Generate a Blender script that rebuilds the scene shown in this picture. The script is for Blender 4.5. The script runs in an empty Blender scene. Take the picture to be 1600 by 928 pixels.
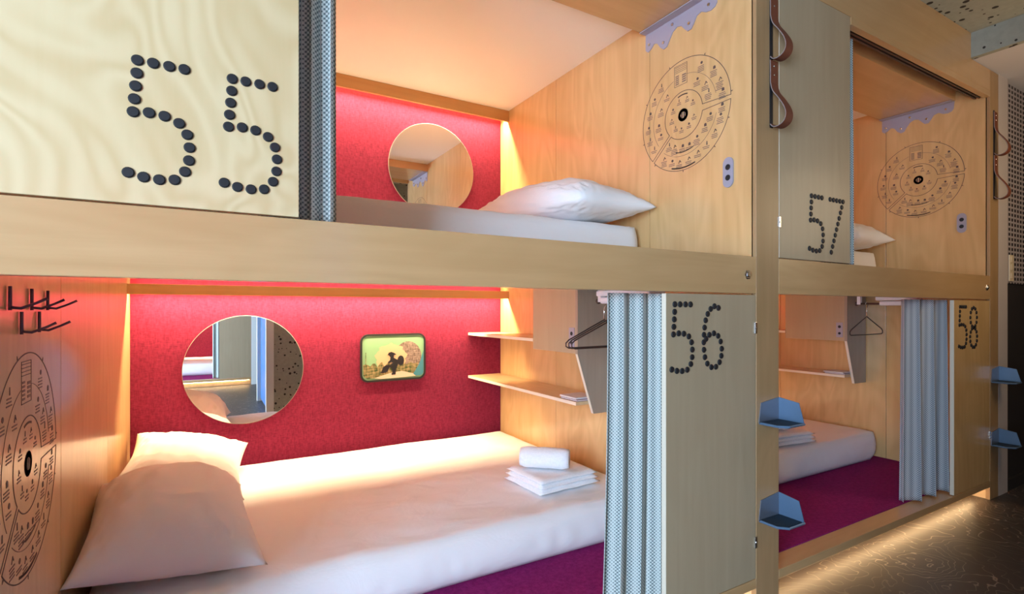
import bpy, bmesh, math, random
from mathutils import Vector, Matrix, noise
R = math.radians
S = bpy.context.scene
C = S.collection
rng = random.Random(7)

# ------------------------------------------------------------------ camera, world, lights, exposure
cam_data = bpy.data.cameras.new('camera')
cam = bpy.data.objects.new('camera', cam_data); C.objects.link(cam)
cam.location = (0, 0, 1.165)
cam.rotation_euler = (R(90), 0, R(-30.4))
cam_data.sensor_width = 36
cam_data.lens = 36*814/1600
cam_data.shift_y = 0.0125
cam_data.clip_start = 0.02
S.camera = cam
S.view_settings.view_transform = 'Standard'
S.view_settings.look = 'None'
S.view_settings.gamma = 1
S.view_settings.use_curve_mapping = False
S.view_settings.exposure = 0.0
S.cycles.use_denoising = True
S.cycles.max_bounces = 10
S.cycles.diffuse_bounces = 6
S.cycles.glossy_bounces = 5
S.cycles.sample_clamp_indirect = 6.0

w = bpy.data.worlds.new('World'); S.world = w; w.use_nodes = True
w.node_tree.nodes['Background'].inputs[0].default_value = (0.75, 0.87, 1.0, 1)
w.node_tree.nodes['Background'].inputs[1].default_value = 0.6

DAY_W, DAY_COL = 425, (0.57, 0.76, 1.0)
LED_COL = (1.0, 0.75, 0.43)
LED_W_UP, LED_W_LOW = 68.0, 58.0
PLINTH_W = 1.4
CEIL_W = 9.0

def area(name, loc, sx, sy, power, col, rot, spread=180):
    l = bpy.data.lights.new(name, 'AREA'); l.shape = 'RECTANGLE'
    l.size = sx; l.size_y = sy; l.energy = power; l.color = col; l.spread = R(spread)
    o = bpy.data.objects.new(name, l); C.objects.link(o)
    o.location = loc; o.rotation_euler = rot
    return o

# added warm fill light, unseen to the right, lifting the ceiling and far bunks
def corridor_fill(loc, power):
    l = bpy.data.lights.new('corridor_fill', 'POINT'); l.energy = power; l.color = (1.0, .74, .46); l.shadow_soft_size = .30
    o = bpy.data.objects.new('corridor_fill', l); C.objects.link(o); o.location = loc
corridor_fill((3.8, .28, 1.90), 20)

# daylight through the window in the left end wall (the pane stands just outside of it)
area('window_daylight', (-2.72, -1.25, 1.35), 2.3, 2.0, DAY_W, DAY_COL, (0, R(-90), 0))

# ------------------------------------------------------------------ materials
def newmat(name):
    m = bpy.data.materials.new(name); m.use_nodes = True
    nt = m.node_tree
    return m, nt, nt.nodes['Principled BSDF']

def N(nt, typ, **kw):
    n = nt.nodes.new(typ)
    for k, v in kw.items():
        if k.startswith('i_'):
            n.inputs[int(k[2:]) if k[2:].isdigit() else k[2:].replace('_', ' ')].default_value = v
        else: setattr(n, k, v)
    return n

def plain(name, col, rough=0.5, metal=0.0, emit=None, es=0.0, coat=0.0):
    m, nt, p = newmat(name)
    p.inputs['Base Color'].default_value = (*col, 1)
    p.inputs['Roughness'].default_value = rough
    p.inputs['Metallic'].default_value = metal
    if coat: p.inputs['Coat Weight'].default_value = coat
    if emit:
        p.inputs['Emission Color'].default_value = (*emit, 1)
        p.inputs['Emission Strength'].default_value = es
    return m

def ramp(nt, stops):
    r = nt.nodes.new('ShaderNodeValToRGB')
    e = r.color_ramp.elements
    while len(e) < len(stops): e.new(0.5)
    for el, (pos, col) in zip(e, stops):
        el.position = pos; el.color = (*col, 1)
    return r

def wood(name, light, dark, axis='z', figure=0.0, rough=0.38, coat=0.3, swirl=False):
    m, nt, p = newmat(name); L = nt.links.new
    tc = N(nt, 'ShaderNodeTexCoord')
    mp = N(nt, 'ShaderNodeMapping')
    sc = {'z': (22, 22, 1.2), 'x': (1.2, 22, 22), 'y': (22, 1.2, 22)}[axis]
    mp.inputs['Scale'].default_value = sc
    L(tc.outputs['Object'], mp.inputs[0])
    n1 = N(nt, 'ShaderNodeTexNoise', i_Scale=1.0, i_Detail=4.0, i_Roughness=0.6, i_Distortion=0.6)
    L(mp.outputs[0], n1.inputs['Vector'])
    mp2 = N(nt, 'ShaderNodeMapping')
    mp2.inputs['Scale'].default_value = {'z': (1, 1, .35), 'x': (.35, 1, 1), 'y': (1, .35, 1)}[axis]
    L(tc.outputs['Object'], mp2.inputs[0])
    if swirl: mp2.inputs['Scale'].default_value = (1, 1, .8)
    n2 = N(nt, 'ShaderNodeTexNoise', i_Scale=2.6, i_Detail=2.0, i_Distortion=1.0)
    L(mp2.outputs[0], n2.inputs['Vector'])
    # flowing figure of rotary-cut birch: level lines of a smooth noise
    mul = N(nt, 'ShaderNodeMath', operation='MULTIPLY', i_1=14.0 if swirl else 9.0); L(n2.outputs[0], mul.inputs[0])
    sn = N(nt, 'ShaderNodeMath', operation='SINE')
    mul2 = N(nt, 'ShaderNodeMath', operation='MULTIPLY', i_1=6.283); L(mul.outputs[0], mul2.inputs[0]); L(mul2.outputs[0], sn.inputs[0])
    mr = N(nt, 'ShaderNodeMapRange'); mr.inputs[1].default_value = -1; mr.inputs[2].default_value = 1
    L(sn.outputs[0], mr.inputs[0])
    mix = N(nt, 'ShaderNodeMix', data_type='FLOAT'); mix.inputs[0].default_value = figure
    L(n1.outputs[0], mix.inputs[2]); L(mr.outputs[0], mix.inputs[3])
    add = N(nt, 'ShaderNodeMix', data_type='FLOAT'); add.inputs[0].default_value = 0.35
    L(mix.outputs[0], add.inputs[2]); L(n2.outputs[0], add.inputs[3])
    r = ramp(nt, [(0.25, dark), (0.68, light)])
    L(add.outputs[0], r.inputs[0]); L(r.outputs[0], p.inputs['Base Color'])
    p.inputs['Roughness'].default_value = rough
    if coat:
        p.inputs['Coat Weight'].default_value = coat; p.inputs['Coat Roughness'].default_value = 0.14
    bp = N(nt, 'ShaderNodeBump'); bp.inputs['Strength'].default_value = 0.03; bp.inputs['Distance'].default_value = 0.002
    L(n1.outputs[0], bp.inputs['Height']); L(bp.outputs[0], p.inputs['Normal'])
    return m

def weave(name, c1, c2, scale=160, rough=0.95, bump=0.25, sheen=0.0):
    m, nt, p = newmat(name); L = nt.links.new
    p.inputs['Sheen Weight'].default_value = sheen; p.inputs['Sheen Tint'].default_value = (1, .55, .6, 1)
    tc = N(nt, 'ShaderNodeTexCoord')
    def st(sx, sz):
        mp = N(nt, 'ShaderNodeMapping'); mp.inputs['Scale'].default_value = (sx, sx, sz); L(tc.outputs['Object'], mp.inputs[0])
        n = N(nt, 'ShaderNodeTexNoise', i_Scale=1.0, i_Detail=3.0); L(mp.outputs[0], n.inputs['Vector']); return n
    a, b = st(scale, scale*.25), st(scale*.25, scale)
    ad = N(nt, 'ShaderNodeMath', operation='ADD'); L(a.outputs[0], ad.inputs[0]); L(b.outputs[0], ad.inputs[1])
    hv = N(nt, 'ShaderNodeMath', operation='MULTIPLY', i_1=0.5); L(ad.outputs[0], hv.inputs[0])
    r = ramp(nt, [(0.36, c1), (0.64, c2)]); L(hv.outputs[0], r.inputs[0]); L(r.outputs[0], p.inputs['Base Color'])
    p.inputs['Roughness'].default_value = rough
    p.inputs['Specular IOR Level'].default_value = 0.15
    bp = N(nt, 'ShaderNodeBump'); bp.inputs['Strength'].default_value = bump; bp.inputs['Distance'].default_value = 0.002
    L(hv.outputs[0], bp.inputs['Height']); L(bp.outputs[0], p.inputs['Normal'])
    return m

def dotted(name, base, dot):
    m, nt, p = newmat(name); L = nt.links.new
    tc = N(nt, 'ShaderNodeTexCoord')
    v = N(nt, 'ShaderNodeTexVoronoi', i_Scale=20.0); v.voronoi_dimensions = '3D'
    L(tc.outputs['Object'], v.inputs['Vector'])
    sep = N(nt, 'ShaderNodeSeparateColor'); L(v.outputs['Color'], sep.inputs[0])
    rad = N(nt, 'ShaderNodeMapRange'); rad.inputs[3].default_value = 0.10; rad.inputs[4].default_value = 0.32
    L(sep.outputs[0], rad.inputs[0])
    lt = N(nt, 'ShaderNodeMath', operation='LESS_THAN'); L(v.outputs['Distance'], lt.inputs[0]); L(rad.outputs[0], lt.inputs[1])
    n = N(nt, 'ShaderNodeTexNoise', i_Scale=30.0, i_Detail=4.0); L(tc.outputs['Object'], n.inputs['Vector'])
    r = ramp(nt, [(0.3, tuple(c*.86 for c in base)), (0.7, base)]); L(n.outputs[0], r.inputs[0])
    mx = N(nt, 'ShaderNodeMix', data_type='RGBA'); L(lt.outputs[0], mx.inputs[0]); L(r.outputs[0], mx.inputs[6])
    mx.inputs[7].default_value = (*dot, 1)
    L(mx.outputs[2], p.inputs['Base Color']); p.inputs['Roughness'].default_value = 0.7
    return m

def contour_floor():
    m, nt, p = newmat('contour_floor'); L = nt.links.new
    tc = N(nt, 'ShaderNodeTexCoord')
    n = N(nt, 'ShaderNodeTexNoise', i_Scale=1.5, i_Detail=4.0, i_Roughness=0.5, i_Distortion=0.3); L(tc.outputs['Object'], n.inputs['Vector'])
    mu = N(nt, 'ShaderNodeMath', operation='MULTIPLY', i_1=30.0); L(n.outputs[0], mu.inputs[0])
    fr = N(nt, 'ShaderNodeMath', operation='PINGPONG', i_1=0.5); L(mu.outputs[0], fr.inputs[0])
    lt = N(nt, 'ShaderNodeMapRange'); lt.inputs[1].default_value = 0.015; lt.inputs[2].default_value = 0.06
    lt.inputs[3].default_value = 1; lt.inputs[4].default_value = 0
    L(fr.outputs[0], lt.inputs[0])
    n3 = N(nt, 'ShaderNodeTexNoise', i_Scale=3.0, i_Detail=1.0); L(tc.outputs['Object'], n3.inputs['Vector'])
    r3 = ramp(nt, [(0.35, (0.25,)*3), (0.65, (1,)*3)]); L(n3.outputs[0], r3.inputs[0])
    mm = N(nt, 'ShaderNodeMath', operation='MULTIPLY'); L(lt.outputs[0], mm.inputs[0]); L(r3.outputs[0], mm.inputs[1])
    mx = N(nt, 'ShaderNodeMix', data_type='RGBA'); L(mm.outputs[0], mx.inputs[0])
    mx.inputs[6].default_value = (0.045, 0.036, 0.034, 1); mx.inputs[7].default_value = (0.30, 0.25, 0.21, 1)
    L(mx.outputs[2], p.inputs['Base Color']); p.inputs['Roughness'].default_value = 0.42
    return m

def curtain_mat(name, light, mid, dark):
    m, nt, p = newmat(name); L = nt.links.new
    uv = N(nt, 'ShaderNodeUVMap')
    sp = N(nt, 'ShaderNodeSeparateXYZ'); L(uv.outputs[0], sp.inputs[0])
    def wave(out, period, ph=0.0):
        a = N(nt, 'ShaderNodeMath', operation='MULTIPLY_ADD', i_1=6.28318/period, i_2=ph); L(out, a.inputs[0])
        s = N(nt, 'ShaderNodeMath', operation='SINE'); L(a.outputs[0], s.inputs[0]); return s
    a, b = wave(sp.outputs[0], .0120), wave(sp.outputs[1], .0115)
    pr = N(nt, 'ShaderNodeMath', operation='MULTIPLY'); L(a.outputs[0], pr.inputs[0]); L(b.outputs[0], pr.inputs[1])
    c = wave(sp.outputs[0], .036)
    # column-wise change of the weave
    ad = N(nt, 'ShaderNodeMath', operation='MULTIPLY_ADD', i_1=0.35); L(c.outputs[0], ad.inputs[0]); L(pr.outputs[0], ad.inputs[2])
    r = ramp(nt, [(0.22, dark), (0.42, mid), (0.66, light)])
    mr = N(nt, 'ShaderNodeMapRange'); mr.inputs[1].default_value = -1.2; mr.inputs[2].default_value = 1.2; L(ad.outputs[0], mr.inputs[0])
    L(mr.outputs[0], r.inputs[0]); L(r.outputs[0], p.inputs['Base Color'])
    p.inputs['Roughness'].default_value = 0.9; p.inputs['Specular IOR Level'].default_value = 0.1
    bp = N(nt, 'ShaderNodeBump'); bp.inputs['Strength'].default_value = 0.2; bp.inputs['Distance'].default_value = 0.001
    L(pr.outputs[0], bp.inputs['Height']); L(bp.outputs[0], p.inputs['Normal'])
    return m

def check_mat():
    m, nt, p = newmat('checked_wall_covering'); L = nt.links.new
    tc = N(nt, 'ShaderNodeTexCoord'); sp = N(nt, 'ShaderNodeSeparateXYZ'); L(tc.outputs['Object'], sp.inputs[0])
    def stripe(o, per, duty):
        a = N(nt, 'ShaderNodeMath', operation='MULTIPLY', i_1=1/per); L(o, a.inputs[0])
        f = N(nt, 'ShaderNodeMath', operation='FRACT'); L(a.outputs[0], f.inputs[0])
        g = N(nt, 'ShaderNodeMath', operation='LESS_THAN', i_1=duty); L(f.outputs[0], g.inputs[0]); return g
    a, b = stripe(sp.outputs[2], .032, .40), stripe(sp.outputs[0], .050, .40)
    s = N(nt, 'ShaderNodeMath', operation='MAXIMUM'); L(a.outputs[0], s.inputs[0]); L(b.outputs[0], s.inputs[1])
    mx = N(nt, 'ShaderNodeMix', data_type='RGBA'); L(s.outputs[0], mx.inputs[0])
    mx.inputs[6].default_value = (0.025, 0.020, 0.024, 1); mx.inputs[7].default_value = (0.42, 0.36, 0.36, 1)
    L(mx.outputs[2], p.inputs['Base Color']); p.inputs['Roughness'].default_value = 0.6
    return m

def linen(name, col):
    m, nt, p = newmat(name); L = nt.links.new
    tc = N(nt, 'ShaderNodeTexCoord')
    mp = N(nt, 'ShaderNodeMapping'); mp.inputs['Scale'].default_value = (5, 9, 9); L(tc.outputs['Object'], mp.inputs[0])
    n = N(nt, 'ShaderNodeTexNoise', i_Scale=1.0, i_Detail=4.0, i_Roughness=0.55, i_Distortion=0.8); L(mp.outputs[0], n.inputs['Vector'])
    p.inputs['Base Color'].default_value = (*col, 1); p.inputs['Roughness'].default_value = 0.9
    p.inputs['Specular IOR Level'].default_value = 0.15
    bp = N(nt, 'ShaderNodeBump'); bp.inputs['Strength'].default_value = 0.35; bp.inputs['Distance'].default_value = 0.012
    L(n.outputs[0], bp.inputs['Height']); L(bp.outputs[0], p.inputs['Normal'])
    return m

M = {}
M['ply_fig'] = wood('birch_ply_figured', (0.702, 0.546, 0.312), (0.616, 0.445, 0.226), 'z', 0.5, 0.40, swirl=True)
M['ply'] = wood('birch_ply', (0.700, 0.462, 0.215), (0.550, 0.335, 0.135), 'z', 0.22, 0.30, 0.55)
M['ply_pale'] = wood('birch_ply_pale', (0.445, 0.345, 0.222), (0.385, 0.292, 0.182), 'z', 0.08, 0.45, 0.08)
M['ply_shaded'] = wood('shaded_board', (0.36, 0.30, 0.235), (0.27, 0.22, 0.17), 'z', 0.1, 0.5)  # darkened ply: the shade on the locker side boards is put into the colour
M['ply_y'] = wood('birch_ply_along_depth', (0.72, 0.52, 0.30), (0.57, 0.38, 0.19), 'y', 0.15, 0.42)
M['solid_x'] = wood('birch_board', (0.585, 0.365, 0.175), (0.475, 0.282, 0.12), 'x', 0.1, 0.30, 0.6)
M['solid_z'] = wood('birch_post', (0.44, 0.272, 0.135), (0.34, 0.205, 0.09), 'z', 0.1, 0.42, 0.1)
M['edge'] = plain('ply_edge', (0.80, 0.70, 0.56), 0.5)
M['valance'] = wood('valance_wood', (0.60, 0.34, 0.12), (0.48, 0.25, 0.08), 'x', 0.05, 0.45)
M['felt'] = weave('crimson_felt', (0.145, 0.008, 0.032), (0.235, 0.018, 0.060), 170, sheen=0.22)
M['carpet'] = weave('magenta_carpet', (0.19, 0.009, 0.095), (0.28, 0.018, 0.15), 220, 1.0, 0.5)
M['white_panel'] = plain('white_ceiling_panel', (0.86, 0.84, 0.82), 0.5)
M['plaster'] = plain('white_plaster', (0.70, 0.66, 0.66), 0.8)
M['dotted'] = dotted('dotted_plaster', (0.40, 0.40, 0.33), (0.03, 0.025, 0.02))
M['floor'] = contour_floor()
M['linen'] = linen('white_linen', (0.86, 0.85, 0.86))
M['towel'] = weave('white_towel', (0.80, 0.81, 0.84), (0.90, 0.91, 0.93), 300, 1.0, 0.6)
M['curtain'] = curtain_mat('woven_curtain', (0.590, 0.640, 0.623), (0.410, 0.467, 0.459), (0.135, 0.171, 0.180))
M['curtain_grey'] = curtain_mat('grey_woven_curtain', (0.50, 0.51, 0.53), (0.36, 0.38, 0.41), (0.16, 0.18, 0.21))
M['black'] = plain('black_dot', (0.010, 0.010, 0.013), 0.6)
M['ink'] = plain('printed_ink', (0.11, 0.07, 0.06), 0.7)
M['ink_lite'] = plain('printed_ink_thin', (0.20, 0.135, 0.105), 0.7)
M['mauve'] = plain('mauve_metal', (0.35, 0.325, 0.39), 0.5)
M['steel'] = plain('blue_grey_steel', (0.110, 0.182, 0.286), 0.35, 0.3)
M['steel_grey'] = plain('grey_steel', (0.180, 0.198, 0.240), 0.3, 0.5)
M['tread'] = plain('dark_rubber', (0.010, 0.022, 0.036), 0.6)
M['leather'] = plain('brown_leather', (0.17, 0.045, 0.02), 0.7)
M['leather_edge'] = plain('leather_edge', (0.26, 0.19, 0.17), 0.8)
M['mirror_rim'] = plain('mirror_rim', (0.30, 0.27, 0.26), 0.4)
M['mirror'] = plain('mirror_glass', (0.93, 0.94, 0.94), 0.0, 1.0)
M['chrome'] = plain('chrome', (0.75, 0.75, 0.77), 0.2, 1.0)
M['dark_metal'] = plain('dark_metal', (0.10, 0.07, 0.065), 0.4, 0.7)
M['hook'] = plain('dark_hook_paint', (0.13, 0.07, 0.10), 0.45)
M['white_plastic'] = plain('white_plastic', (0.80, 0.78, 0.82), 0.4)
M['paper'] = plain('paper', (0.75, 0.70, 0.68), 0.8)
M['paper_dark'] = plain('paper_cover', (0.25, 0.14, 0.18), 0.7)
M['check'] = check_mat()
M['dark_wall'] = plain('dark_brown_wall', (0.030, 0.024, 0.024), 0.6)
M['blue'] = plain('blue_paint', (0.05, 0.17, 0.40), 0.45)
M['trim_pale'] = plain('pale_trim', (0.55, 0.48, 0.45), 0.5)
M['trim_white'] = plain('white_trim', (0.78, 0.78, 0.76), 0.5)
M['wall_white'] = plain('white_wall', (0.74, 0.74, 0.72), 0.8)
M['ivory'] = plain('ivory_plastic', (0.72, 0.60, 0.42), 0.45)
M['led'] = plain('led_strip', (1, 0.9, 0.8), 0.5, 0, LED_COL, 14)
M['pane'] = None
def glass():
    m, nt, p = newmat('window_glass'); p.inputs['Transmission Weight'].default_value = 1.0
    p.inputs['Roughness'].default_value = 0.0; p.inputs['IOR'].default_value = 1.01
    return m
M['pane'] = glass()
M['art_green'] = plain('art_green', (0.216, 0.418, 0.245), 0.5)
M['art_peach'] = plain('art_peach', (0.619, 0.418, 0.259), 0.5)
M['art_dome'] = weave('art_dome', (0.10, 0.07, 0.06), (0.36, 0.28, 0.25), 150, 0.7, 0)
M['art_dark'] = plain('art_dark', (0.012, 0.012, 0.018), 0.5)
M['art_leaf'] = weave('art_leaf', (0.03, 0.07, 0.025), (0.40, 0.30, 0.16), 90, 0.7, 0)
M['art_blue'] = plain('art_blue', (0.05, 0.22, 0.30), 0.5)
M['art_path'] = plain('art_path', (0.62, 0.50, 0.40), 0.5)

# ------------------------------------------------------------------ helpers
def wl(o):
    v = Vector((0, 0, 0))
    while o: v = v + o.location; o = o.parent
    return v

def obj(name, bm, mat, parent=None, loc=None, smooth=False):
    """Link a bmesh given in world coordinates as one mesh object."""
    me = bpy.data.meshes.new(name)
    o = bpy.data.objects.new(name, me); C.objects.link(o)
    if parent: o.parent = parent
    if loc is not None: o.location = Vector(loc) - (wl(parent) if parent else Vector())
    off = wl(o)
    bmesh.ops.translate(bm, verts=bm.verts, vec=-off)
    bmesh.ops.recalc_face_normals(bm, faces=bm.faces)
    bm.to_mesh(me); bm.free()
    if smooth:
        for p in me.polygons: p.use_smooth = True
    for m in (mat if isinstance(mat, (list, tuple)) else [mat]): me.materials.append(m)
    return o

def thing(name, label, cat, loc=(0, 0, 0), group=None):
    o = bpy.data.objects.new(name, None); C.objects.link(o)
    o.location = loc; o.empty_display_size = 0.05
    o['label'] = label; o['category'] = cat
    if group: o['group'] = group
    return o

def tag(o, label, cat, group=None):
    o['label'] = label; o['category'] = cat
    if group: o['group'] = group
    return o

def struct(name, bm, mat, smooth=False):
    o = obj(name, bm, mat, smooth=smooth); o['kind'] = 'structure'; return o

def dup(root, d, label, group=None):
    r = root.copy(); C.objects.link(r); r.location = root.location + Vector(d); r['label'] = label
    if group: r['group'] = group
    for ch in list(root.children):
        c = ch.copy(); C.objects.link(c); c.parent = r
        for g in list(ch.children):
            k = g.copy(); C.objects.link(k); k.parent = c
    return r

def box(bm, x0, x1, y0, y1, z0, z1, bev=0.0):
    t = bmesh.new()
    bmesh.ops.create_cube(t, size=1)
    for v in t.verts:
        v.co = Vector(((x0+x1)/2 + v.co.x*(x1-x0), (y0+y1)/2 + v.co.y*(y1-y0), (z0+z1)/2 + v.co.z*(z1-z0)))
    if bev: bmesh.ops.bevel(t, geom=t.edges[:], offset=bev, segments=2, affect='EDGES', profile=0.5)
    me = bpy.data.meshes.new('t'); t.to_mesh(me); t.free(); bm.from_mesh(me); bpy.data.meshes.remove(me)
    return bm

def B(*a, **k): return box(bmesh.new(), *a, **k)

def prism(bm, pts, d):
    """Closed outline (3D points) pushed along vector d."""
    d = Vector(d)
    a = [bm.verts.new(Vector(p)) for p in pts]; b = [bm.verts.new(Vector(p)+d) for p in pts]
    bm.faces.new(a); bm.faces.new(b[::-1])
    n = len(pts)
    for i in range(n): bm.faces.new((a[i], a[(i+1) % n], b[(i+1) % n], b[i]))
    return bm

def tube(bm, pts, r, n=8, cap=True):
    pts = [Vector(p) for p in pts]
    rings = []
    up = None
    for i, p in enumerate(pts):
        t = (pts[min(i+1, len(pts)-1)] - pts[max(i-1, 0)]).normalized()
        if up is None:
            up = t.orthogonal().normalized()
        up = (up - t*up.dot(t)).normalized(); s = t.cross(up)
        rr = r[i] if isinstance(r, (list, tuple)) else r
        rings.append([bm.verts.new(p + (up*math.cos(2*math.pi*k/n) + s*math.sin(2*math.pi*k/n))*rr) for k in range(n)])
    for a, b in zip(rings, rings[1:]):
        for k in range(n): bm.faces.new((a[k], a[(k+1) % n], b[(k+1) % n], b[k]))
    if cap: bm.faces.new(rings[0][::-1]); bm.faces.new(rings[-1])
    return bm

def disc(bm, c, r, ax, th, n=16, dome=0.0):
    """Round button: axis 'x' or 'y', thickness th along the signed axis."""
    c = Vector(c)
    e = {'x': (Vector((0, 1, 0)), Vector((0, 0, 1)), Vector((1, 0, 0))), 'y': (Vector((1, 0, 0)), Vector((0, 0, 1)), Vector((0, 1, 0))), 'z': (Vector((1, 0, 0)), Vector((0, 1, 0)), Vector((0, 0, 1)))}[ax]
    prof = [(r, 0), (r, th*.5), (r*.8, th), (0.0, th*(1+dome))]
    rings = []
    for rr, h in prof[:-1]:
        rings.append([bm.verts.new(c + e[0]*rr*math.cos(2*math.pi*k/n) + e[1]*rr*math.sin(2*math.pi*k/n) + e[2]*h) for k in range(n)])
    for a, b in zip(rings, rings[1:]):
        for k in range(n): bm.faces.new((a[k], a[(k+1) % n], b[(k+1) % n], b[k]))
    bm.faces.new(rings[0][::-1]); bm.faces.new(rings[-1])
    return bm

def arcpts(c, r, a0, a1, n):
    return [(c[0] + r*math.cos(R(a0 + (a1-a0)*i/n)), c[1] + r*math.sin(R(a0 + (a1-a0)*i/n))) for i in range(n+1)]

# ------------------------------------------------------------------ key measures (metres)
FY = 1.27                      # plane of the bunk fronts
BY = 3.32                      # felt back panels
AX0, AX1 = -0.34, 1.85         # inside of bunks 55 / 56
BX0, BX1 = 1.995, 4.139        # inside of bunks 57 / 58
SILL, BEAM0, BEAM1 = 0.115, 1.228, 1.372
DECK = 1.365
OPEN1 = 2.47
CEIL = 2.785
PCEIL = 2.575

# ------------------------------------------------------------------ the room
struct('floor', B(-2.7, 7.2, -4.8, 3.6, -0.06, 0.0), M['floor'])
bm = B(-2.7, 3.86, -4.8, 3.6, CEIL, CEIL+0.06)
struct('ceiling', bm, M['dotted'])
struct('ceiling_bulkhead', B(3.86, 3.9, -4.8, 3.6, 2.64, CEIL), M['dotted'])
struct('ceiling_low', B(3.90, 7.2, -4.8, 3.6, 2.64, 2.70), M['plaster'])
# left end wall with the daylight window
bm = bmesh.new()
wy0, wy1, wz0, wz1 = -2.28, -0.22, 0.15, 2.55
box(bm, -2.7, -2.6, -4.8, wy0, 0, CEIL); box(bm, -2.7, -2.6, wy1, 3.6, 0, CEIL)
box(bm, -2.7, -2.6, wy0, wy1, 0, wz0); box(bm, -2.7, -2.6, wy0, wy1, wz1, CEIL)
struct('wall_left', bm, M['wall_white'])
bm = bmesh.new()
for a in (wy0, (wy0+wy1)/2 - .025, wy1-.05): box(bm, -2.68, -2.62, a, a+.05, wz0, wz1)
for a in (wz0, wz1-.05): box(bm, -2.68, -2.62, wy0+.05, wy1-.05, a, a+.05)
win = struct('window_1', bm, M['trim_white'])
struct('wall_back', B(-2.7, 7.2, 3.42, 3.6, 0, CEIL), M['wall_white'])
struct('wall_rear', B(-2.7, 7.2, -4.8, -4.7, 0, CEIL), M['wall_white'])
struct('wall_right', B(7.1, 7.2, -4.7, 3.42, 0, 2.70), M['dark_wall'])
struct('wall_pier', B(0.62, 7.1, -0.8, 0.10, 0, CEIL), M['dotted'])
struct('door_1', B(0.60, 0.62, -0.76, 0.05, 0.03, 2.2), M['blue'])
struct('trim_1', B(0.585, 0.665, 0.05, 0.115, 0, CEIL), M['trim_white'])
struct('trim_2', B(0.56, 0.62, -0.84, -0.76, 0, CEIL), M['trim_white'])
# corridor wall beyond the bunks: checked covering above, dark below
struct('trim_3', B(4.272, 4.42, FY, FY+.10, 0, 2.64), M['trim_pale'])
struct('wall_corridor', B(4.42, 7.1, FY+.02, FY+.12, 0, 1.335), M['dark_wall'])
struct('wall_checked', B(4.42, 7.1, FY+.01, FY+.12, 1.335, 2.625), M['check'])
struct('baseboard_right', B(4.42, 7.1, FY+.003, FY+.02, 0, .07), M['dark_wall'])

# ------------------------------------------------------------------ bunk frames
def cladding(x, sgn, parent):
    """ply boards lining a partition face, seams at the measured depths; sgn = side the face looks to"""
    for z0, z1 in ((SILL, BEAM0+.117), (DECK, PCEIL)):
        for y0, y1 in ((FY+.015, 1.835), (1.838, 2.618), (2.621, BY-.002)):
            obj('side_panel', B(min(x, x-sgn*.010), max(x, x-sgn*.010), y0, y1, z0, z1, bev=.0008), M['ply'], parent)

def bunk_frame(x0, x1, xr, label, left=False):
    t = thing('bunk_frame', label, 'bunk frame', ((x0+x1)/2, FY, 0))
    def post(a, b, top=CEIL):
        obj('post', B(a, b, FY, FY+.022, 0.0, top, bev=.0015), M['solid_z'], t)
        obj('partition', B(a+.0105, b-.0105, FY+.022, BY+.02, 0.0, min(top, 2.6)), M['ply_y'], t)
    if left:
        post(x0-.145, x0); cladding(x0, 1, t)
    post(x1, xr, CEIL if not xr > 4 else 2.635); cladding(x1, -1, t)
    o = obj('front_beam', B(x0, x1, FY, FY+.035, BEAM0, BEAM1, bev=.002), M['solid_x'], t)
    bb = bmesh.new()
    bx = x1-.055
    disc(bb, (bx, FY, 1.300), .019, 'y', -.006, 6)
    disc(bb, (bx, FY-.006, 1.300), .011, 'y', -.004, 12)
    obj('bolt', bb, M['chrome'], o)
    obj('deck', B(x0, x1, FY+.036, BY, BEAM0+.118, DECK), M['ply_y'], t)
    obj('ceiling_panel', B(x0, x1, FY+.037, BY, BEAM0+.112, BEAM0+.1175), M['white_panel'], t)
    obj('platform', B(x0, x1, FY+.09, BY, 0.0, .10), M['ply_y'], t)
    obj('sill', B(x0, x1, FY, FY+.09, .078, SILL, bev=.002), M['solid_x'], t)
    obj('ceiling_panel', B(x0, x1, FY+.035, BY, PCEIL, PCEIL+.02), M['white_panel'], t)
    if x1 > 4:
        obj('fascia', B(x0, 3.86, FY, FY+.03, 2.505, CEIL, bev=.0015), M['solid_x'], t)
        obj('fascia', B(3.862, x1, FY, FY+.03, 2.505, 2.635, bev=.0015), M['solid_x'], t)
        obj('fascia_lower_strip', B(2.545, x1, FY, FY+.03, OPEN1, 2.5045), M['solid_x'], t)
    else:
        obj('fascia', B(x0, x1, FY, FY+.03, 2.505, CEIL, bev=.0015), M['solid_x'], t)
    # header board across the top of the upper bunk, held by the wavy bracket
    obj('header_board', B(x0, x1, 1.44, 1.86, 2.505, 2.574, bev=.002), M['solid_x'], t)
    for z0, z1 in ((SILL, BEAM0+.117), (DECK, PCEIL)):
        obj('felt_back_panel', B(x0, x1, BY, BY+.02, z0, z1), M['felt'], t)
    obj('valance', B(x0, x1, 3.195, 3.212, 2.497, PCEIL-.001, bev=.001), M['valance'], t)
    obj('valance', B(x0, x1, 3.195, 3.212, 1.243, 1.296, bev=.001), M['valance'], t)
    for zz in (2.562, 1.287):
        obj('led_strip', B(x0+.02, x1-.02, 3.2125, 3.2175, zz-.004, zz+.004), M['led'], t)
    obj('led_strip', B(x0+.02, x1-.02, FY+.078, FY+.084, .068, .074), M['led'], t)
    return t

fA = bunk_frame(AX0, AX1, 1.995, 'nearer birch bunk frame, left of the post with two steel steps', left=True)
fB = bunk_frame(BX0, BX1, 4.27, 'farther birch bunk frame, right of the post with two steel steps, towards the dark corridor')

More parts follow.
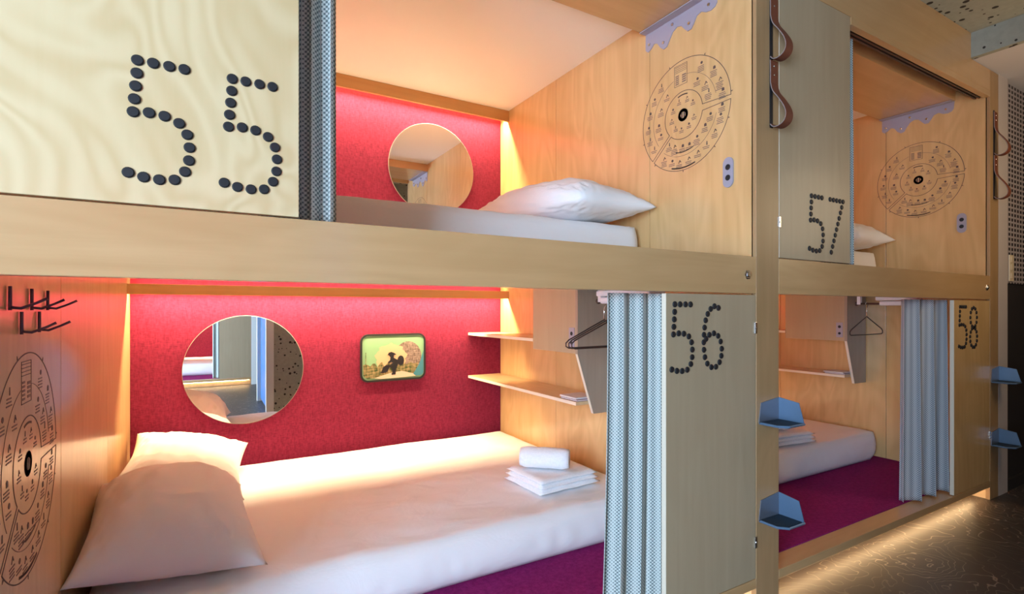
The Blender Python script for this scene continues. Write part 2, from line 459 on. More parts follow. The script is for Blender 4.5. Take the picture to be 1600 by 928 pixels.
def leds(x0, x1, k=1.0):
    L = x1-x0-.04; xc = (x0+x1)/2
    area('led_light', (xc, 3.235, 2.548), L, .012, LED_W_UP*k, LED_COL, (R(-20), 0, 0))
    area('led_light', (xc, 3.235, 1.282), L, .012, LED_W_LOW*k, LED_COL, (R(-20), 0, 0))
    area('led_light', (xc, 3.235, 1.296), L, .012, LED_W_LOW*.05*k, LED_COL, (R(180-25), 0, 0))
    area('plinth_light', (xc, FY+.072, .066), L, .010, PLINTH_W, (1.0, .66, .32), (R(-25), 0, 0))
leds(AX0, AX1); leds(BX0, BX1, 0.62)

# curtain tracks under the fascia of bunk 57
t = thing('curtain_track', 'double metal curtain track under the fascia above bunk 57', 'curtain track', (3.3, FY, OPEN1))
for y in (FY+.040, FY+.060): obj('rail', B(2.55, 4.12, y, y+.010, OPEN1+.002, OPEN1+.014), M['dark_metal'], t)
obj('track_bed', B(2.55, 4.12, FY+.032, FY+.080, OPEN1+.014, OPEN1+.022), M['trim_pale'], t)

# ------------------------------------------------------------------ numbered panels
D5 = [(0, .232), (.026, .232), (.053, .232), (.079, .232), (-.001, .206), (-.003, .180), (-.005, .154), (-.007, .128), (.019, .131), (.045, .129), (.070, .119), (.084, .098), (.088, .072), (.087, .045), (.080, .021), (.062, .002), (.036, -.001), (.010, .001), (-.015, .007)]
D6 = [(.078, .222), (.056, .228), (.035, .218), (.019, .200), (.008, .177), (.002, .151), (-.001, .125), (-.002, .098), (-.001, .071), (.004, .044), (.017, .020), (.039, .006), (.064, .006), (.084, .022), (.094, .045), (.096, .071), (.090, .098), (.076, .119), (.053, .129), (.028, .124), (.010, .110)]
D7 = [(0, .232), (.027, .232), (.053, .232), (.079, .232), (.105, .232)] + [(.105-.096*i/9, .232-.232*i/9) for i in range(1, 10)]
D8 = [(.052+.047*math.sin(2*math.pi*i/12), .175+.058*math.cos(2*math.pi*i/12)) for i in range(12)] + \
     [(.052+.050*math.sin(2*math.pi*i/13), .057+.058*math.cos(2*math.pi*i/13)) for i in range(13)]

def numbered_panel(name, label, x0, x1, z0, z1, mat, digits, hinges):
    t = thing(name, label, 'panel', ((x0+x1)/2, FY, z0))
    obj('board', B(x0, x1, FY+.0005, FY+.0205, z0, z1, bev=.001), mat, t)
    obj('board_edge', B(x0-.0012, x0-.0002, FY+.001, FY+.020, z0+.001, z1-.001), M['edge'], t)
    for pat, ox, oz in digits:
        b = bmesh.new()
        for (a, c) in pat: disc(b, (ox+a, FY+.0005, oz+c), .0108, 'y', -.004, 16, .15)
        obj('digit', b, M['black'], t, smooth=False)
    for hx, hz in hinges:
        b = B(hx-.008, hx+.004, FY-.004, FY+.0005, hz-.022, hz+.022, bev=.001)
        disc(b, (hx-.002, FY-.004, hz), .004, 'y', -.002, 8)
        obj('hinge', b, M['chrome'], t)
    return t
numbered_panel('numbered_panel', 'large pale birch panel numbered 55, top left, with swirling grain', AX0+.002, .182, BEAM1+.004, 2.505, M['ply_fig'], [(D5, -.118, 1.429), (D5, .048, 1.429)], [])
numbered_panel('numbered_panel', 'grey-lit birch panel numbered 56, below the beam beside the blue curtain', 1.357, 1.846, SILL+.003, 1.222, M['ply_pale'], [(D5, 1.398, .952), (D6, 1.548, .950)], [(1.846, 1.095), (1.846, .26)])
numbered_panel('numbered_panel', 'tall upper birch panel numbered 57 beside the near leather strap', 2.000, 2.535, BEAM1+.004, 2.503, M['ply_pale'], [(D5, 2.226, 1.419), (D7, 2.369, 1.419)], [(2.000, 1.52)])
numbered_panel('numbered_panel', 'amber birch panel numbered 58 at the far end', 3.632, 4.136, SILL+.003, 1.220, M['ply'], [(D5, 3.706, .950), (D8, 3.841, .945)], [(4.136, .40)])

# ------------------------------------------------------------------ printed diagrams on the partitions
def diagram(parent, xw, sgn, yc, zc, r):
    """sgn: side the printed face looks to (+1: +x, -1: -x). Local (a, b): a to the viewer's right, b up."""
    th = .0006
    def P(a, b, h=0): return Vector((xw + sgn*(th*.2 + h), yc + (a if sgn > 0 else -a), zc+b))
    bm = bmesh.new(); bl = bmesh.new()
    def strip(b, pts, wd, close=False):
        n = len(pts); last = n if close else n-1
        for i in range(last):
            p, q = Vector(pts[i]), Vector(pts[(i+1) % n]); d = (q-p)
            if d.length < 1e-6: continue
            nn = Vector((-d.y, d.x)).normalized()*wd*.5; e = d.normalized()*wd*.3
            c = [p-e+nn, q+e+nn, q+e-nn, p-e-nn]
            lo = [b.verts.new(P(k.x, k.y)) for k in c]; hi = [b.verts.new(P(k.x, k.y, th)) for k in c]
            b.faces.new(hi)
            for j in range(4): b.faces.new((lo[j], lo[(j+1) % 4], hi[(j+1) % 4], hi[j]))
    def poly(b, pts):
        lo = [b.verts.new(P(*k)) for k in pts]; hi = [b.verts.new(P(*k, th)) for k in pts]
        b.faces.new(hi); n = len(pts)
        for j in range(n): b.faces.new((lo[j], lo[(j+1) % n], hi[(j+1) % n], hi[j]))
    O = (0, 0)
    wd = .0026
    # upper sector: 0 deg (right) counter-clockwise over the top to 222 deg
    A0, A1 = 1, 222
    up = arcpts(O, r, A0, A1, 70) + arcpts(O, r*.43, A1, A0+6, 40)
    strip(bm, up, wd, True)
    # lower sector
    lo = arcpts(O, r, 225, 357, 50) + arcpts(O, r*.43, 352, 229, 30)
    strip(bm, lo, wd, True)
    strip(bl, arcpts(O, r*.72, 12, 92, 26) , wd*.55)
    strip(bl, arcpts(O, r*.72, 108, 215, 26) , wd*.55)
    strip(bl, arcpts(O, r*.74, 232, 345, 30), wd*.55)
    # emblem in the middle: dark disc with a light slot left open
    ring = arcpts(O, r*.085, 0, 360, 24); strip(bm, ring, r*.055)
    poly(bm, [(-r*.045, -r*.05), (-r*.01, -r*.05), (-r*.01, r*.05), (-r*.045, r*.05)])
    poly(bm, [(r*.01, -r*.05), (r*.045, -r*.05), (r*.045, r*.05), (r*.01, r*.05)])
    # floor-plan block at the top left
    x0, x1, y0, y1 = -r*.20, r*.09, r*.56, r*.93
    strip(bm, [(x0, y0), (x1, y0), (x1, y1), (x0, y1)], wd*.7, True)
    for k in range(4): strip(bm, [(x0+.004, y1-.006-.008*k), (x1-.004, y1-.006-.008*k)], wd*.6)
    for k in range(5): strip(bl, [(x0+.008, y0+.010+.009*k), (x0+.024, y0+.010+.009*k)], .005)
    for k in range(4): strip(bl, [(x1-.026, y0+.012+.010*k), (x1-.008, y0+.012+.010*k)], .006)
    rr = random.Random(11)
    def icon(a, b, s, k):
        if k == 0: poly(bm, arcpts((a, b), s, 0, 330, 9))
        elif k == 1: poly(bm, [(a-s, b-s), (a+s, b-s), (a+s, b+s*.7), (a, b+s*1.3), (a-s, b+s*.7)])
        elif k == 2: poly(bm, [(a-s*.5, b-s*1.2), (a+s*.5, b-s*1.2), (a+s*.3, b+s*1.4), (a-s*.3, b+s*1.4)])
        else:
            strip(bm, [(a-s, b-s), (a, b+s), (a+s, b-s*.4)], s*.55)
    def text(a, b, wdt, n, tilt=0.0):
        for i in range(n):
            ww = wdt*(.7+.3*rr.random()); y = b-i*.0072; x = a-ww/2
            while x < a+ww/2:
                seg = .004+.008*rr.random()
                strip(bl, [(x, y+(x-a)*tilt), (min(x+seg, a+ww/2), y+(min(x+seg, a+ww/2)-a)*tilt)], .0030)
                x += seg+.0022
    for ang, rad, k, n in [(62, .84, 0, 4), (40, .86, 1, 4), (22, .84, 3, 5), (8, .84, 1, 4), (128, .86, 2, 3), (146, .85, 0, 3), (164, .85, 1, 3), (182, .86, 0, 3), (198, .86, 2, 3), (213, .85, 2, 2),
                         (58, .58, 0, 3), (36, .60, 3, 3), (20, .58, 2, 4), (132, .58, 3, 2), (158, .58, 3, 3), (186, .60, 1, 3), (205, .60, 0, 2),
                         (238, .86, 3, 4), (252, .86, 0, 2), (264, .88, 3, 2), (278, .87, 3, 2), (292, .86, 3, 2), (306, .86, 2, 2), (322, .86, 3, 3), (340, .84, 0, 4), (351, .83, 1, 3),
                         (236, .60, 2, 3), (250, .60, 3, 4), (268, .60, 1, 3), (282, .62, 1, 2), (300, .60, 0, 4), (322, .60, 1, 3), (340, .62, 0, 3)]:
        a, b = r*rad*math.cos(R(ang)), r*rad*math.sin(R(ang))
        icon(a+.004, b+.010, .0062, k); text(a, b-.004, .036, n, .0)
    for ang, k in ((35, 0), (70, 3), (110, 2), (150, 1), (190, 3), (230, 2), (262, 0), (300, 1), (335, 3)):
        a, b = r*.27*math.cos(R(ang)), r*.27*math.sin(R(ang))
        icon(a, b+.008, .0045, k); text(a, b-.003, .026, 2)
    # little ticks round the rim, curved captions
    for ang in (4, 62, 108, 152, 196, 228, 270, 312, 340):
        c, s = math.cos(R(ang)), math.sin(R(ang)); poly(bm, [(r*1.01*c-.003*s, r*1.01*s+.003*c), (r*1.01*c+.003*s, r*1.01*s-.003*c), (r*1.045*c, r*1.045*s)])
    strip(bm, arcpts(O, r*.955, 254, 286, 24), .006); strip(bm, arcpts(O, r*.67, 256, 290, 16), .0045); strip(bm, arcpts(O, r*.37, 75, 108, 10), .005)
    d = obj('printed_diagram', bm, M['ink'], parent)
    obj('printed_text', bl, M['ink_lite'], d)
diagram(fA, AX1, -1, 1.632, 2.042, .248)
diagram(fB, BX1, -1, 1.642, 2.040, .248)
diagram(fA, AX0, 1, 1.535, .825, .245)

# wavy mauve brackets holding the header boards (part of the frames)
def bracket(parent, xw):
    top = 2.503
    yz = [(1.86, top), (1.86, 2.425), (1.845, 2.412), (1.825, 2.420), (1.805, 2.437), (1.785, 2.430), (1.765, 2.400), (1.745, 2.384), (1.725, 2.388), (1.708, 2.415), (1.690, 2.440), (1.665, 2.452), (1.640, 2.445),
          (1.620, 2.420), (1.605, 2.405), (1.585, 2.405), (1.570, 2.424), (1.555, 2.448), (1.530, 2.455), (1.505, 2.440), (1.480, 2.436), (1.460, 2.442), (1.45, 2.455), (1.445, top)]
    b = prism(bmesh.new(), [(xw, y, z) for y, z in yz], (-.004, 0, 0))
    box(b, xw-.045, xw, 1.45, 1.86, top-.004, top)
    o = obj('wavy_bracket', b, M['mauve'], parent)
    s = bmesh.new()
    for y, z in ((1.835, 2.445), (1.745, 2.415), (1.690, 2.475), (1.595, 2.435), (1.49, 2.465)): disc(s, (xw-.004, y, z), .008, 'x', -.004, 10)
    obj('screw', s, M['chrome'], o)
bracket(fA, AX1); bracket(fB, BX1)

# ------------------------------------------------------------------ soft goods
def soft_box(x0, x1, y0, y1, z0, z1, rad=.05, nx=120, ny=60, nz=7, crown=.012, seed=0.0, wr=.004):
    """Rounded mattress in a fitted sheet, a closed grid."""
    bm = bmesh.new()
    cx, cy, hx, hy = (x0+x1)/2, (y0+y1)/2, (x1-x0)/2, (y1-y0)/2
    t = bmesh.new(); bmesh.ops.create_cube(t, size=2)
    t.free()
    def sq(u, v, z01):
        # rounded corner plan
        rc = .10
        x, y = u*hx, v*hy
        ex, ey = hx-rc, hy-rc
        if abs(x) > ex and abs(y) > ey:
            dx, dy = abs(x)-ex, abs(y)-ey; m = max(dx, dy); l = math.hypot(dx, dy)
            if l > 0:
                k = m/l; x = math.copysign(ex+dx*k, x); y = math.copysign(ey+dy*k, y)
        return x, y
    H = z1-z0
    def pt(u, v, s):
        """s: 0 bottom edge .. 1 top edge of the side"""
        x, y = sq(u, v, s)
        inset = 0
        z = z0+H*s
        return x, y, z
    grid = {}
    us = [-1+2*i/nx for i in range(nx+1)]; vs = [-1+2*j/ny for j in range(ny+1)]
    def top(u, v):
        x, y = sq(u, v, 1)
        d = min(hx-abs(x), hy-abs(y)); d = max(d, 0)
        k = min(d/rad, 1.0)
        z = z1-rad*.8*(1-math.sqrt(max(0, 1-(1-k)**2))) + crown*(1-u*u)*(1-v*v)
        cr = .007*math.exp(-((x+.72+.05*y)/.012)**2) + .006*math.exp(-((x+.42-.28*(y+.5))/.014)**2)*max(0, 1-abs(y+.35)/.3)
        z += cr*k
        n = noise.noise(Vector((x*3+seed, y*5, seed)))*wr*1.6 + noise.noise(Vector((x*9+seed, y*14, 3)))*wr
        return Vector((cx+x, cy+y, z+n*k))
    T = [[bm.verts.new(top(u, v)) for v in vs] for u in us]
    for i in range(nx):
        for j in range(ny): bm.faces.new((T[i][j], T[i+1][j], T[i+1][j+1], T[i][j+1]))
    rim = [T[i][0] for i in range(nx)] + [T[nx][j] for j in range(ny)] + [T[i][ny] for i in range(nx, 0, -1)] + [T[0][j] for j in range(ny, 0, -1)]
    prev = rim; n = len(rim)
    for q in range(1, nz+1):
        s = q/nz; cur = []
        for i, v in enumerate(rim):
            p = v.co.copy(); o = Vector((p.x-cx, p.y-cy, 0)); on = o.normalized()
            bul = .016*math.sin(math.pi*s) - .02*max(0, s-.75)/.25
            a = noise.noise(Vector((p.x*16+seed, p.y*16, s*2)))*.006*math.sin(math.pi*s)
            p += on*(bul+a); p.z = v.co.z*(1-s)+z0*s
            cur.append(bm.verts.new(p))
        for i in range(n): bm.faces.new((prev[i], cur[i], cur[(i+1) % n], prev[(i+1) % n]))
        prev = cur
    bm.faces.new(prev)
    return bm

def pillow(c, lx, ly, th, rz=0.0, tilt=(0, 0), lift=.0, seed=0.0, n=48, corner=.35, sag=0.0, ex=.44, blunt=0.0):
    """Pillow in its case: two skins meeting in a seam, pointed corners."""
    bm = bmesh.new()
    ro = Matrix.Rotation(rz, 4, 'Z') @ Matrix.Rotation(tilt[1], 4, 'Y') @ Matrix.Rotation(tilt[0], 4, 'X')
    def P(u, v, s):
        # edges bow inwards between pointed corners
        x = u*lx/2*(1-.11*(1-v*v)*abs(u)**3); y = v*ly/2*(1-.06*(1-u*u)*abs(v)**3)
        h = ((1-abs(u)**2.4)*(1-abs(v)**2.4))**ex*th/2
        w = noise.noise(Vector((u*2+seed, v*2, seed)))*.012 + noise.noise(Vector((u*6+seed, v*6, seed+4)))*.006
        q = (max(0, -u)*max(0, -v))**3*blunt; x += q; y += q*.6
        edge = min(1-abs(u), 1-abs(v)); fold = noise.noise(Vector((u*11+seed, v*11, 8)))*(.012+q*.25)*max(0, 1-abs(edge-.15)/.25)
        z = s*(h+(w+fold)*(1 if edge > 0 else 0)*min(1, edge*6))
        if s < 0: z *= corner
        z += lift*(abs(u)*abs(v))**2 - sag*u
        return ro @ Vector((x, y, z)) + Vector(c)
    us = [-math.cos(math.pi*i/n) if False else -1+2*i/n for i in range(n+1)]
    us = [math.copysign(abs(u)**.8, u) if u else 0 for u in us]
    G = {}
    for s in (1, -1):
        for i, u in enumerate(us):
            for j, v in enumerate(us):
                if s < 0 and (i in (0, n) or j in (0, n)): G[s, i, j] = G[1, i, j]
                else: G[s, i, j] = bm.verts.new(P(u, v, s))
        for i in range(n):
            for j in range(n):
                f = (G[s, i, j], G[s, i+1, j], G[s, i+1, j+1], G[s, i, j+1])
                bm.faces.new(f if s > 0 else f[::-1])
    return bm

MTOP = .310
def mattress(label, x0, x1, z0, th):
    o = obj('mattress', soft_box(x0, x1, (1.80 if z0 < 1 and x0 < 1 else 1.86), 3.27, z0, z0+th, seed=x0*3+z0), M['linen'], loc=((x0+x1)/2, 2.58, z0), smooth=True)
    tag(o, label, 'mattress'); return o
mattress('low white mattress on the purple floor of bunk 56', AX0+.02, 1.83, .121, .185)
mattress('white mattress in upper bunk 55 behind the wide front beam', AX0+.02, 1.83, DECK+.001, .205)
mattress('white mattress of bunk 58 seen beyond the metal steps', BX0+.02, 4.10, .121, .185)
mattress('white mattress corner of upper bunk 57 under its pillow', BX0+.02, 4.10, DECK+.001, .205)

p = obj('pillow', pillow((-.085, 2.885, .412), .51, .68, .26, R(-3), (R(8), R(12)), .03, 2.0, ex=.52), M['linen'], loc=(-.07, 2.88, .32), smooth=True)
tag(p, 'white pillow in the back left corner of bunk 56', 'pillow', 'bed pillows')
p = obj('pillow', pillow((-.105, 2.20, .405), .52, .72, .36, R(4), (R(5), R(8)), .0, 5.0, corner=.38, ex=.60), M['linen'], loc=(-.075, 2.2, .31), smooth=True)
tag(p, 'front white pillow of bunk 56, bluish at its near edge', 'pillow', 'bed pillows')
p = obj('pillow', pillow((1.55, 2.17, 1.676), .52, .84, .255, R(2), (R(4), 0), .0, 9.0, corner=.66, ex=.52, blunt=.085), M['linen'], loc=(1.55, 2.15, 1.57), smooth=True)
tag(p, 'plump white pillow on the upper mattress of bunk 55', 'pillow', 'bed pillows')
p = obj('pillow', pillow((3.84, 2.17, 1.676), .52, .84, .255, R(2), (R(4), 0), .0, 13.0, corner=.72, ex=.52, blunt=.085), M['linen'], loc=(3.84, 2.15, 1.57), smooth=True)
tag(p, 'white pillow in upper bunk 57 below the printed circle', 'pillow', 'bed pillows')

# carpets of the lower bunks
for x0, x1, l in ((AX0, AX1, 'violet carpet in front of the near double mattress'), (BX0, BX1, 'magenta carpet right of the near post, below the far bed')):
    tag(obj('carpet', B(x0+.003, x1-.011, FY+.09, BY-.003, .101, .119), M['carpet']), l, 'carpet')

# curtains
def curtain(label, pts, z0, z1, folds, amp, flare=0.0, seed=0, name='curtain', mat='curtain'):
    """pts: two ends on plan; cloth falls in folds between them"""
    bm = bmesh.new(); uvl = bm.loops.layers.uv.new('UVMap')
    (xa, ya), (xb, yb) = pts
    n, m = folds*14, 40
    cols = []
    r2 = random.Random(seed)
    ph = [r2.uniform(-.25, .25) for _ in range(folds+2)]
    us = []
    for j in range(m+1):
        s = j/m; z = z1+(z0-z1)*s
        row = []; L = 0; prev = None; lu = []
        for i in range(n+1):
            t = i/n
            k = t*folds
            a = amp*(0.75+.35*s)*math.sin(2*math.pi*k + ph[int(k)]*math.sin(math.pi*(k % 1)) + .35*s*math.sin(seed+k))
            side = amp*.55*math.sin(4*math.pi*k+.6)*(.6+.4*s)
            xx = xa+(xb-xa)*t - flare*s*s*(1-t)*1.0 + side; yy = ya+(yb-ya)*t + a
            p = Vector((xx, yy, z)); row.append(bm.verts.new(p))
            if prev is not None: L += (Vector((p.x, p.y))-Vector((prev.x, prev.y))).length
            prev = p; lu.append(L)
        cols.append(row); us.append(lu)
    for j in range(m):
        for i in range(n):
            f = bm.faces.new((cols[j][i], cols[j+1][i], cols[j+1][i+1], cols[j][i+1]))
            for lp, (jj, ii) in zip(f.loops, ((j, i), (j+1, i), (j+1, i+1), (j, i+1))):
                lp[uvl].uv = (us[m//2][ii], z1+(z0-z1)*jj/m)
    o = obj(name, bm, M[mat], loc=((xa+xb)/2, (ya+yb)/2, z0), smooth=True)
    sd = o.modifiers.new('cloth', 'SOLIDIFY'); sd.thickness = .0016
    tag(o, label, 'curtain'); return o
curtain('dark blue-grey patterned curtain beside panel 55', ((.10, FY+.052), (.272, FY+.056)), DECK+.006, 2.46, 4, .012, seed=2)
curtain('light blue patterned curtain gathered beside panel 56', ((1.150, FY+.064), (1.405, FY+.055)), .125, 1.222, 3, .013, flare=.03, seed=5)
curtain('sliver of blue curtain behind the edge of panel 57', ((2.40, FY+.055), (2.665, FY+.055)), DECK+.006, 2.455, 5, .012, flare=-.01, seed=3)
curtain('grey and blue pleated curtain beside panel 58', ((3.235, FY+.080), (3.700, FY+.066)), .125, 1.222, 3, .034, seed=9, mat='curtain_grey')

# towels
def folded_towel(loc, rz, lx, ly, label, layers=3, th=.024):
    t = thing('towel', label, 'towel', loc)
    bm = bmesh.new(); Rz = Matrix.Rotation(rz, 4, 'Z')
    def slab(z0, z1, k):
        b = bmesh.new(); bmesh.ops.create_grid(b, x_segments=18, y_segments=14, size=.5)
        vs = list(b.verts)
        r_ = bmesh.ops.extrude_face_region(b, geom=b.faces[:])
        topv = set(v for v in r_['geom'] if isinstance(v, bmesh.types.BMVert))
        for v in b.verts:
            x, y = v.co.x*lx*(1-.03*k), v.co.y*ly*(1-.02*k)
            e = min(.5-abs(v.co.x), .5-abs(v.co.y))
            q = min(1, e/.06); h = (z1-z0)/2*math.sqrt(max(0.04, 1-(1-q)**2)); mid = (z0+z1)/2
            z = mid+h if v in topv else mid-h
            z += noise.noise(Vector((x*14+k, y*14, k)))*.003
            v.co = Rz @ Vector((x, y, z)) + Vector(loc)
        me = bpy.data.meshes.new('t'); b.to_mesh(me); b.free(); bm.from_mesh(me); bpy.data.meshes.remove(me)
    for k in range(layers): slab(k*th*.93, k*th*.93+th, k)
    obj('folded_layers', bm, M['towel'], t, smooth=True)
    return t
def rolled_towel(loc, rz, ln, rad, label):
    t = thing('towel', label, 'towel', loc)
    bm = bmesh.new(); Rz = Matrix.Rotation(rz, 4, 'Z'); n = 26; th = .009
    # outer roll
    rows = []
    for i in range(15):
        x = -ln/2+ln*i/14; k = 1-.14*max(0, abs(i-7)/7-.78)/.22
        rows.append([bm.verts.new(Rz @ Vector((x, math.cos(2*math.pi*j/n)*rad*k*1.06, math.sin(2*math.pi*j/n)*rad*k + rad + noise.noise(Vector((x*20, j*.4, 1)))*.003)) + Vector(loc)) for j in range(n)])
    for a, b in zip(rows, rows[1:]):
        for j in range(n): bm.faces.new((a[j], a[(j+1) % n], b[(j+1) % n], b[j]))
    for e in (rows[0], rows[-1]):
        c = sum((v.co for v in e), Vector())/n
        inn = [bm.verts.new(c+(v.co-c)*.72) for v in e]
        dp = (rows[7][0].co-rows[7][n//2].co)
        axis = (Rz @ Vector((1, 0, 0)))*(1 if e is rows[0] else -1)
        dee = [bm.verts.new(c+(v.co-c)*.62+axis*.02) for v in e]
        for j in range(n):
            bm.faces.new((e[j], e[(j+1) % n], inn[(j+1) % n], inn[j])); bm.faces.new((inn[j], inn[(j+1) % n], dee[(j+1) % n], dee[j]))
        bm.faces.new(dee)
    obj('towel_roll', bm, M['towel'], t, smooth=True)
    # spiral edge at the visible end
    sb = bmesh.new(); pts = []
    for k in range(60):
        a = k*.32; r_ = rad*(.60-.50*k/60)
        pts.append(Rz @ Vector((ln/2-.012, math.cos(a)*r_, math.sin(a)*r_+rad)) + Vector(loc))
    tube(sb, pts, .0035, 6); obj('rolled_edge', sb, M['towel'], t, smooth=True)
    return t
folded_towel((1.470, 2.12, .318), R(3), .36, .30, 'folded white towel on the near double mattress under the rolled one')
rolled_towel((1.43, 2.12, .391), R(-42), .24, .050, 'rolled white towel on top of the folded one on the near bed')
folded_towel((3.21, 2.04, .318), R(-8), .34, .26, 'folded white towel on the far bed, just right of the near post')
rolled_towel((3.16, 2.06, .391), R(-35), .22, .043, 'rolled white towel on the far bed behind the upper near metal step')

# ------------------------------------------------------------------ mirrors and picture
def mirror(xc, zc, r, label):
    t = thing('round_mirror', label, 'mirror', (xc, BY, zc))
    b = bmesh.new()
    n = 96; fr = [b.verts.new((xc+r*math.cos(2*math.pi*k/n), BY-.006, zc+r*math.sin(2*math.pi*k/n))) for k in range(n)]
    b.faces.new(fr); obj('mirror_glass', b, M['mirror'], t)
    b = bmesh.new()
    for rr, y in ((r, BY-.006), (r+.0025, BY-.006), (r+.0025, BY-.0005), (r, BY-.0005)):
        pass
    prof = [(r, BY-.0062), (r+.0022, BY-.0055), (r+.0022, BY-.0003), (r, BY-.0003)]
    rings = [[b.verts.new((xc+q*math.cos(2*math.pi*k/n), y, zc+q*math.sin(2*math.pi*k/n))) for k in range(n)] for q, y in prof]
    for a, c in zip(rings, rings[1:]):
        for k in range(n): b.faces.new((a[k], a[(k+1) % n], c[(k+1) % n], c[k]))
    b.faces.new(rings[-1]); obj('mirror_edge', b, M['mirror_rim'], t)
mirror(.193, .826, .305, 'round mirror above the bed of lower bunk 56')
mirror(1.322, 2.118, .303, 'round mirror on the crimson wall of upper bunk 55')

def picture():
    x0, x1, z0, z1 = .836, 1.270, .704, 1.010
    t = thing('framed_picture', 'small rounded black-framed picture with a green sky on the crimson wall', 'picture', (1.05, BY, .857))
    def rr(i, rad=.05):
        a, b_, c, d = x0+i, x1-i, z0+i, z1-i; rad = max(rad-i, .01); p = []
        for cx, cz, s in ((b_-rad, d-rad, 0), (a+rad, d-rad, 90), (a+rad, c+rad, 180), (b_-rad, c+rad, 270)):
            p += arcpts((cx, cz), rad, s, s+90, 8)
        return p
    Y = BY-.0005
    prism_pts = lambda pts, y, d: prism(bmesh.new(), [(a, y, c) for a, c in pts], (0, -d, 0))
    bm = bmesh.new(); o_, i_ = rr(0), rr(.012); n = len(o_)
    R_ = [[bm.verts.new((p[0], y, p[1])) for p in q] for q, y in ((o_, Y), (o_, Y-.010), (i_, Y-.010), (i_, Y-.006))]
    for a, c in zip(R_, R_[1:]):
        for k in range(n): bm.faces.new((a[k], a[(k+1) % n], c[(k+1) % n], c[k]))
    obj('frame', bm, M['black'], t)
    W, Hh = x1-x0, z1-z0
    def q(u, v): return (x0+u*W, z0+v*Hh)
    pr = obj('print', prism_pts(rr(.011), Y, .006), M['art_green'], t)
    e = .0004; y = Y-.006
    def shape(nm, pts, mat, k): obj(nm, prism_pts([q(*p) for p in pts], y-e*k, e*.9), M[mat], pr)
    shape('printed_dome', [(.72+.21*math.cos(R(a)), .50+.33*math.sin(R(a))) for a in range(-62, 190, 8)], 'art_dome', 0)
    pts = []
    for i in range(40):
        a = 2*math.pi*i/40; k = 1+.07*math.sin(9*a)+.04*math.sin(17*a)
        pts.append((.46+.235*k*math.cos(a), .50+.28*k*math.sin(a)))
    shape('printed_blossom', pts, 'art_peach', 1)
    pts = [(.04, .36)]
    for i in range(25):
        u = .04+.84*i/24; pts.append((u, .36+.045*math.sin(i*1.9)+.03*math.sin(i*4.1)))
    pts += [(.86, .20), (.80, .13), (.60, .12), (.30, .09), (.10, .07), (.045, .14)]
    shape('printed_foliage', pts, 'art_leaf', 2)
    shape('printed_path', [(.20, .08), (.45, .17), (.62, .20), (.80, .13), (.84, .075), (.55, .06), (.3, .055)], 'art_path', 3)
    shape('printed_water', [(.80, .12), (.90, .34), (.965, .62), (.965, .14), (.93, .085), (.84, .08)], 'art_blue', 3)
    # crouching dark figure
    shape('printed_backpack', [(.605+.052*math.cos(R(a)), .425+.105*math.sin(R(a))) for a in range(0, 360, 20)], 'art_dark', 4)
    shape('printed_figure', [(.375, .565), (.405, .555), (.42, .60), (.46, .615), (.495, .595), (.535, .56), (.50, .545), (.495, .49), (.53, .46), (.56, .44), (.565, .36), (.545, .30), (.53, .22), (.525, .13), (.47, .125), (.455, .15),
                             (.475, .17), (.465, .27), (.43, .29), (.40, .20), (.33, .175), (.285, .185), (.31, .21), (.335, .30), (.37, .335), (.44, .345), (.485, .38), (.46, .40), (.42, .37), (.405, .40), (.44, .44), (.445, .50), (.425, .54)], 'art_dark', 5)
    shape('printed_pole', [(.075, .30), (.083, .30), (.083, .62), (.075, .62)], 'art_leaf', 4)
picture()

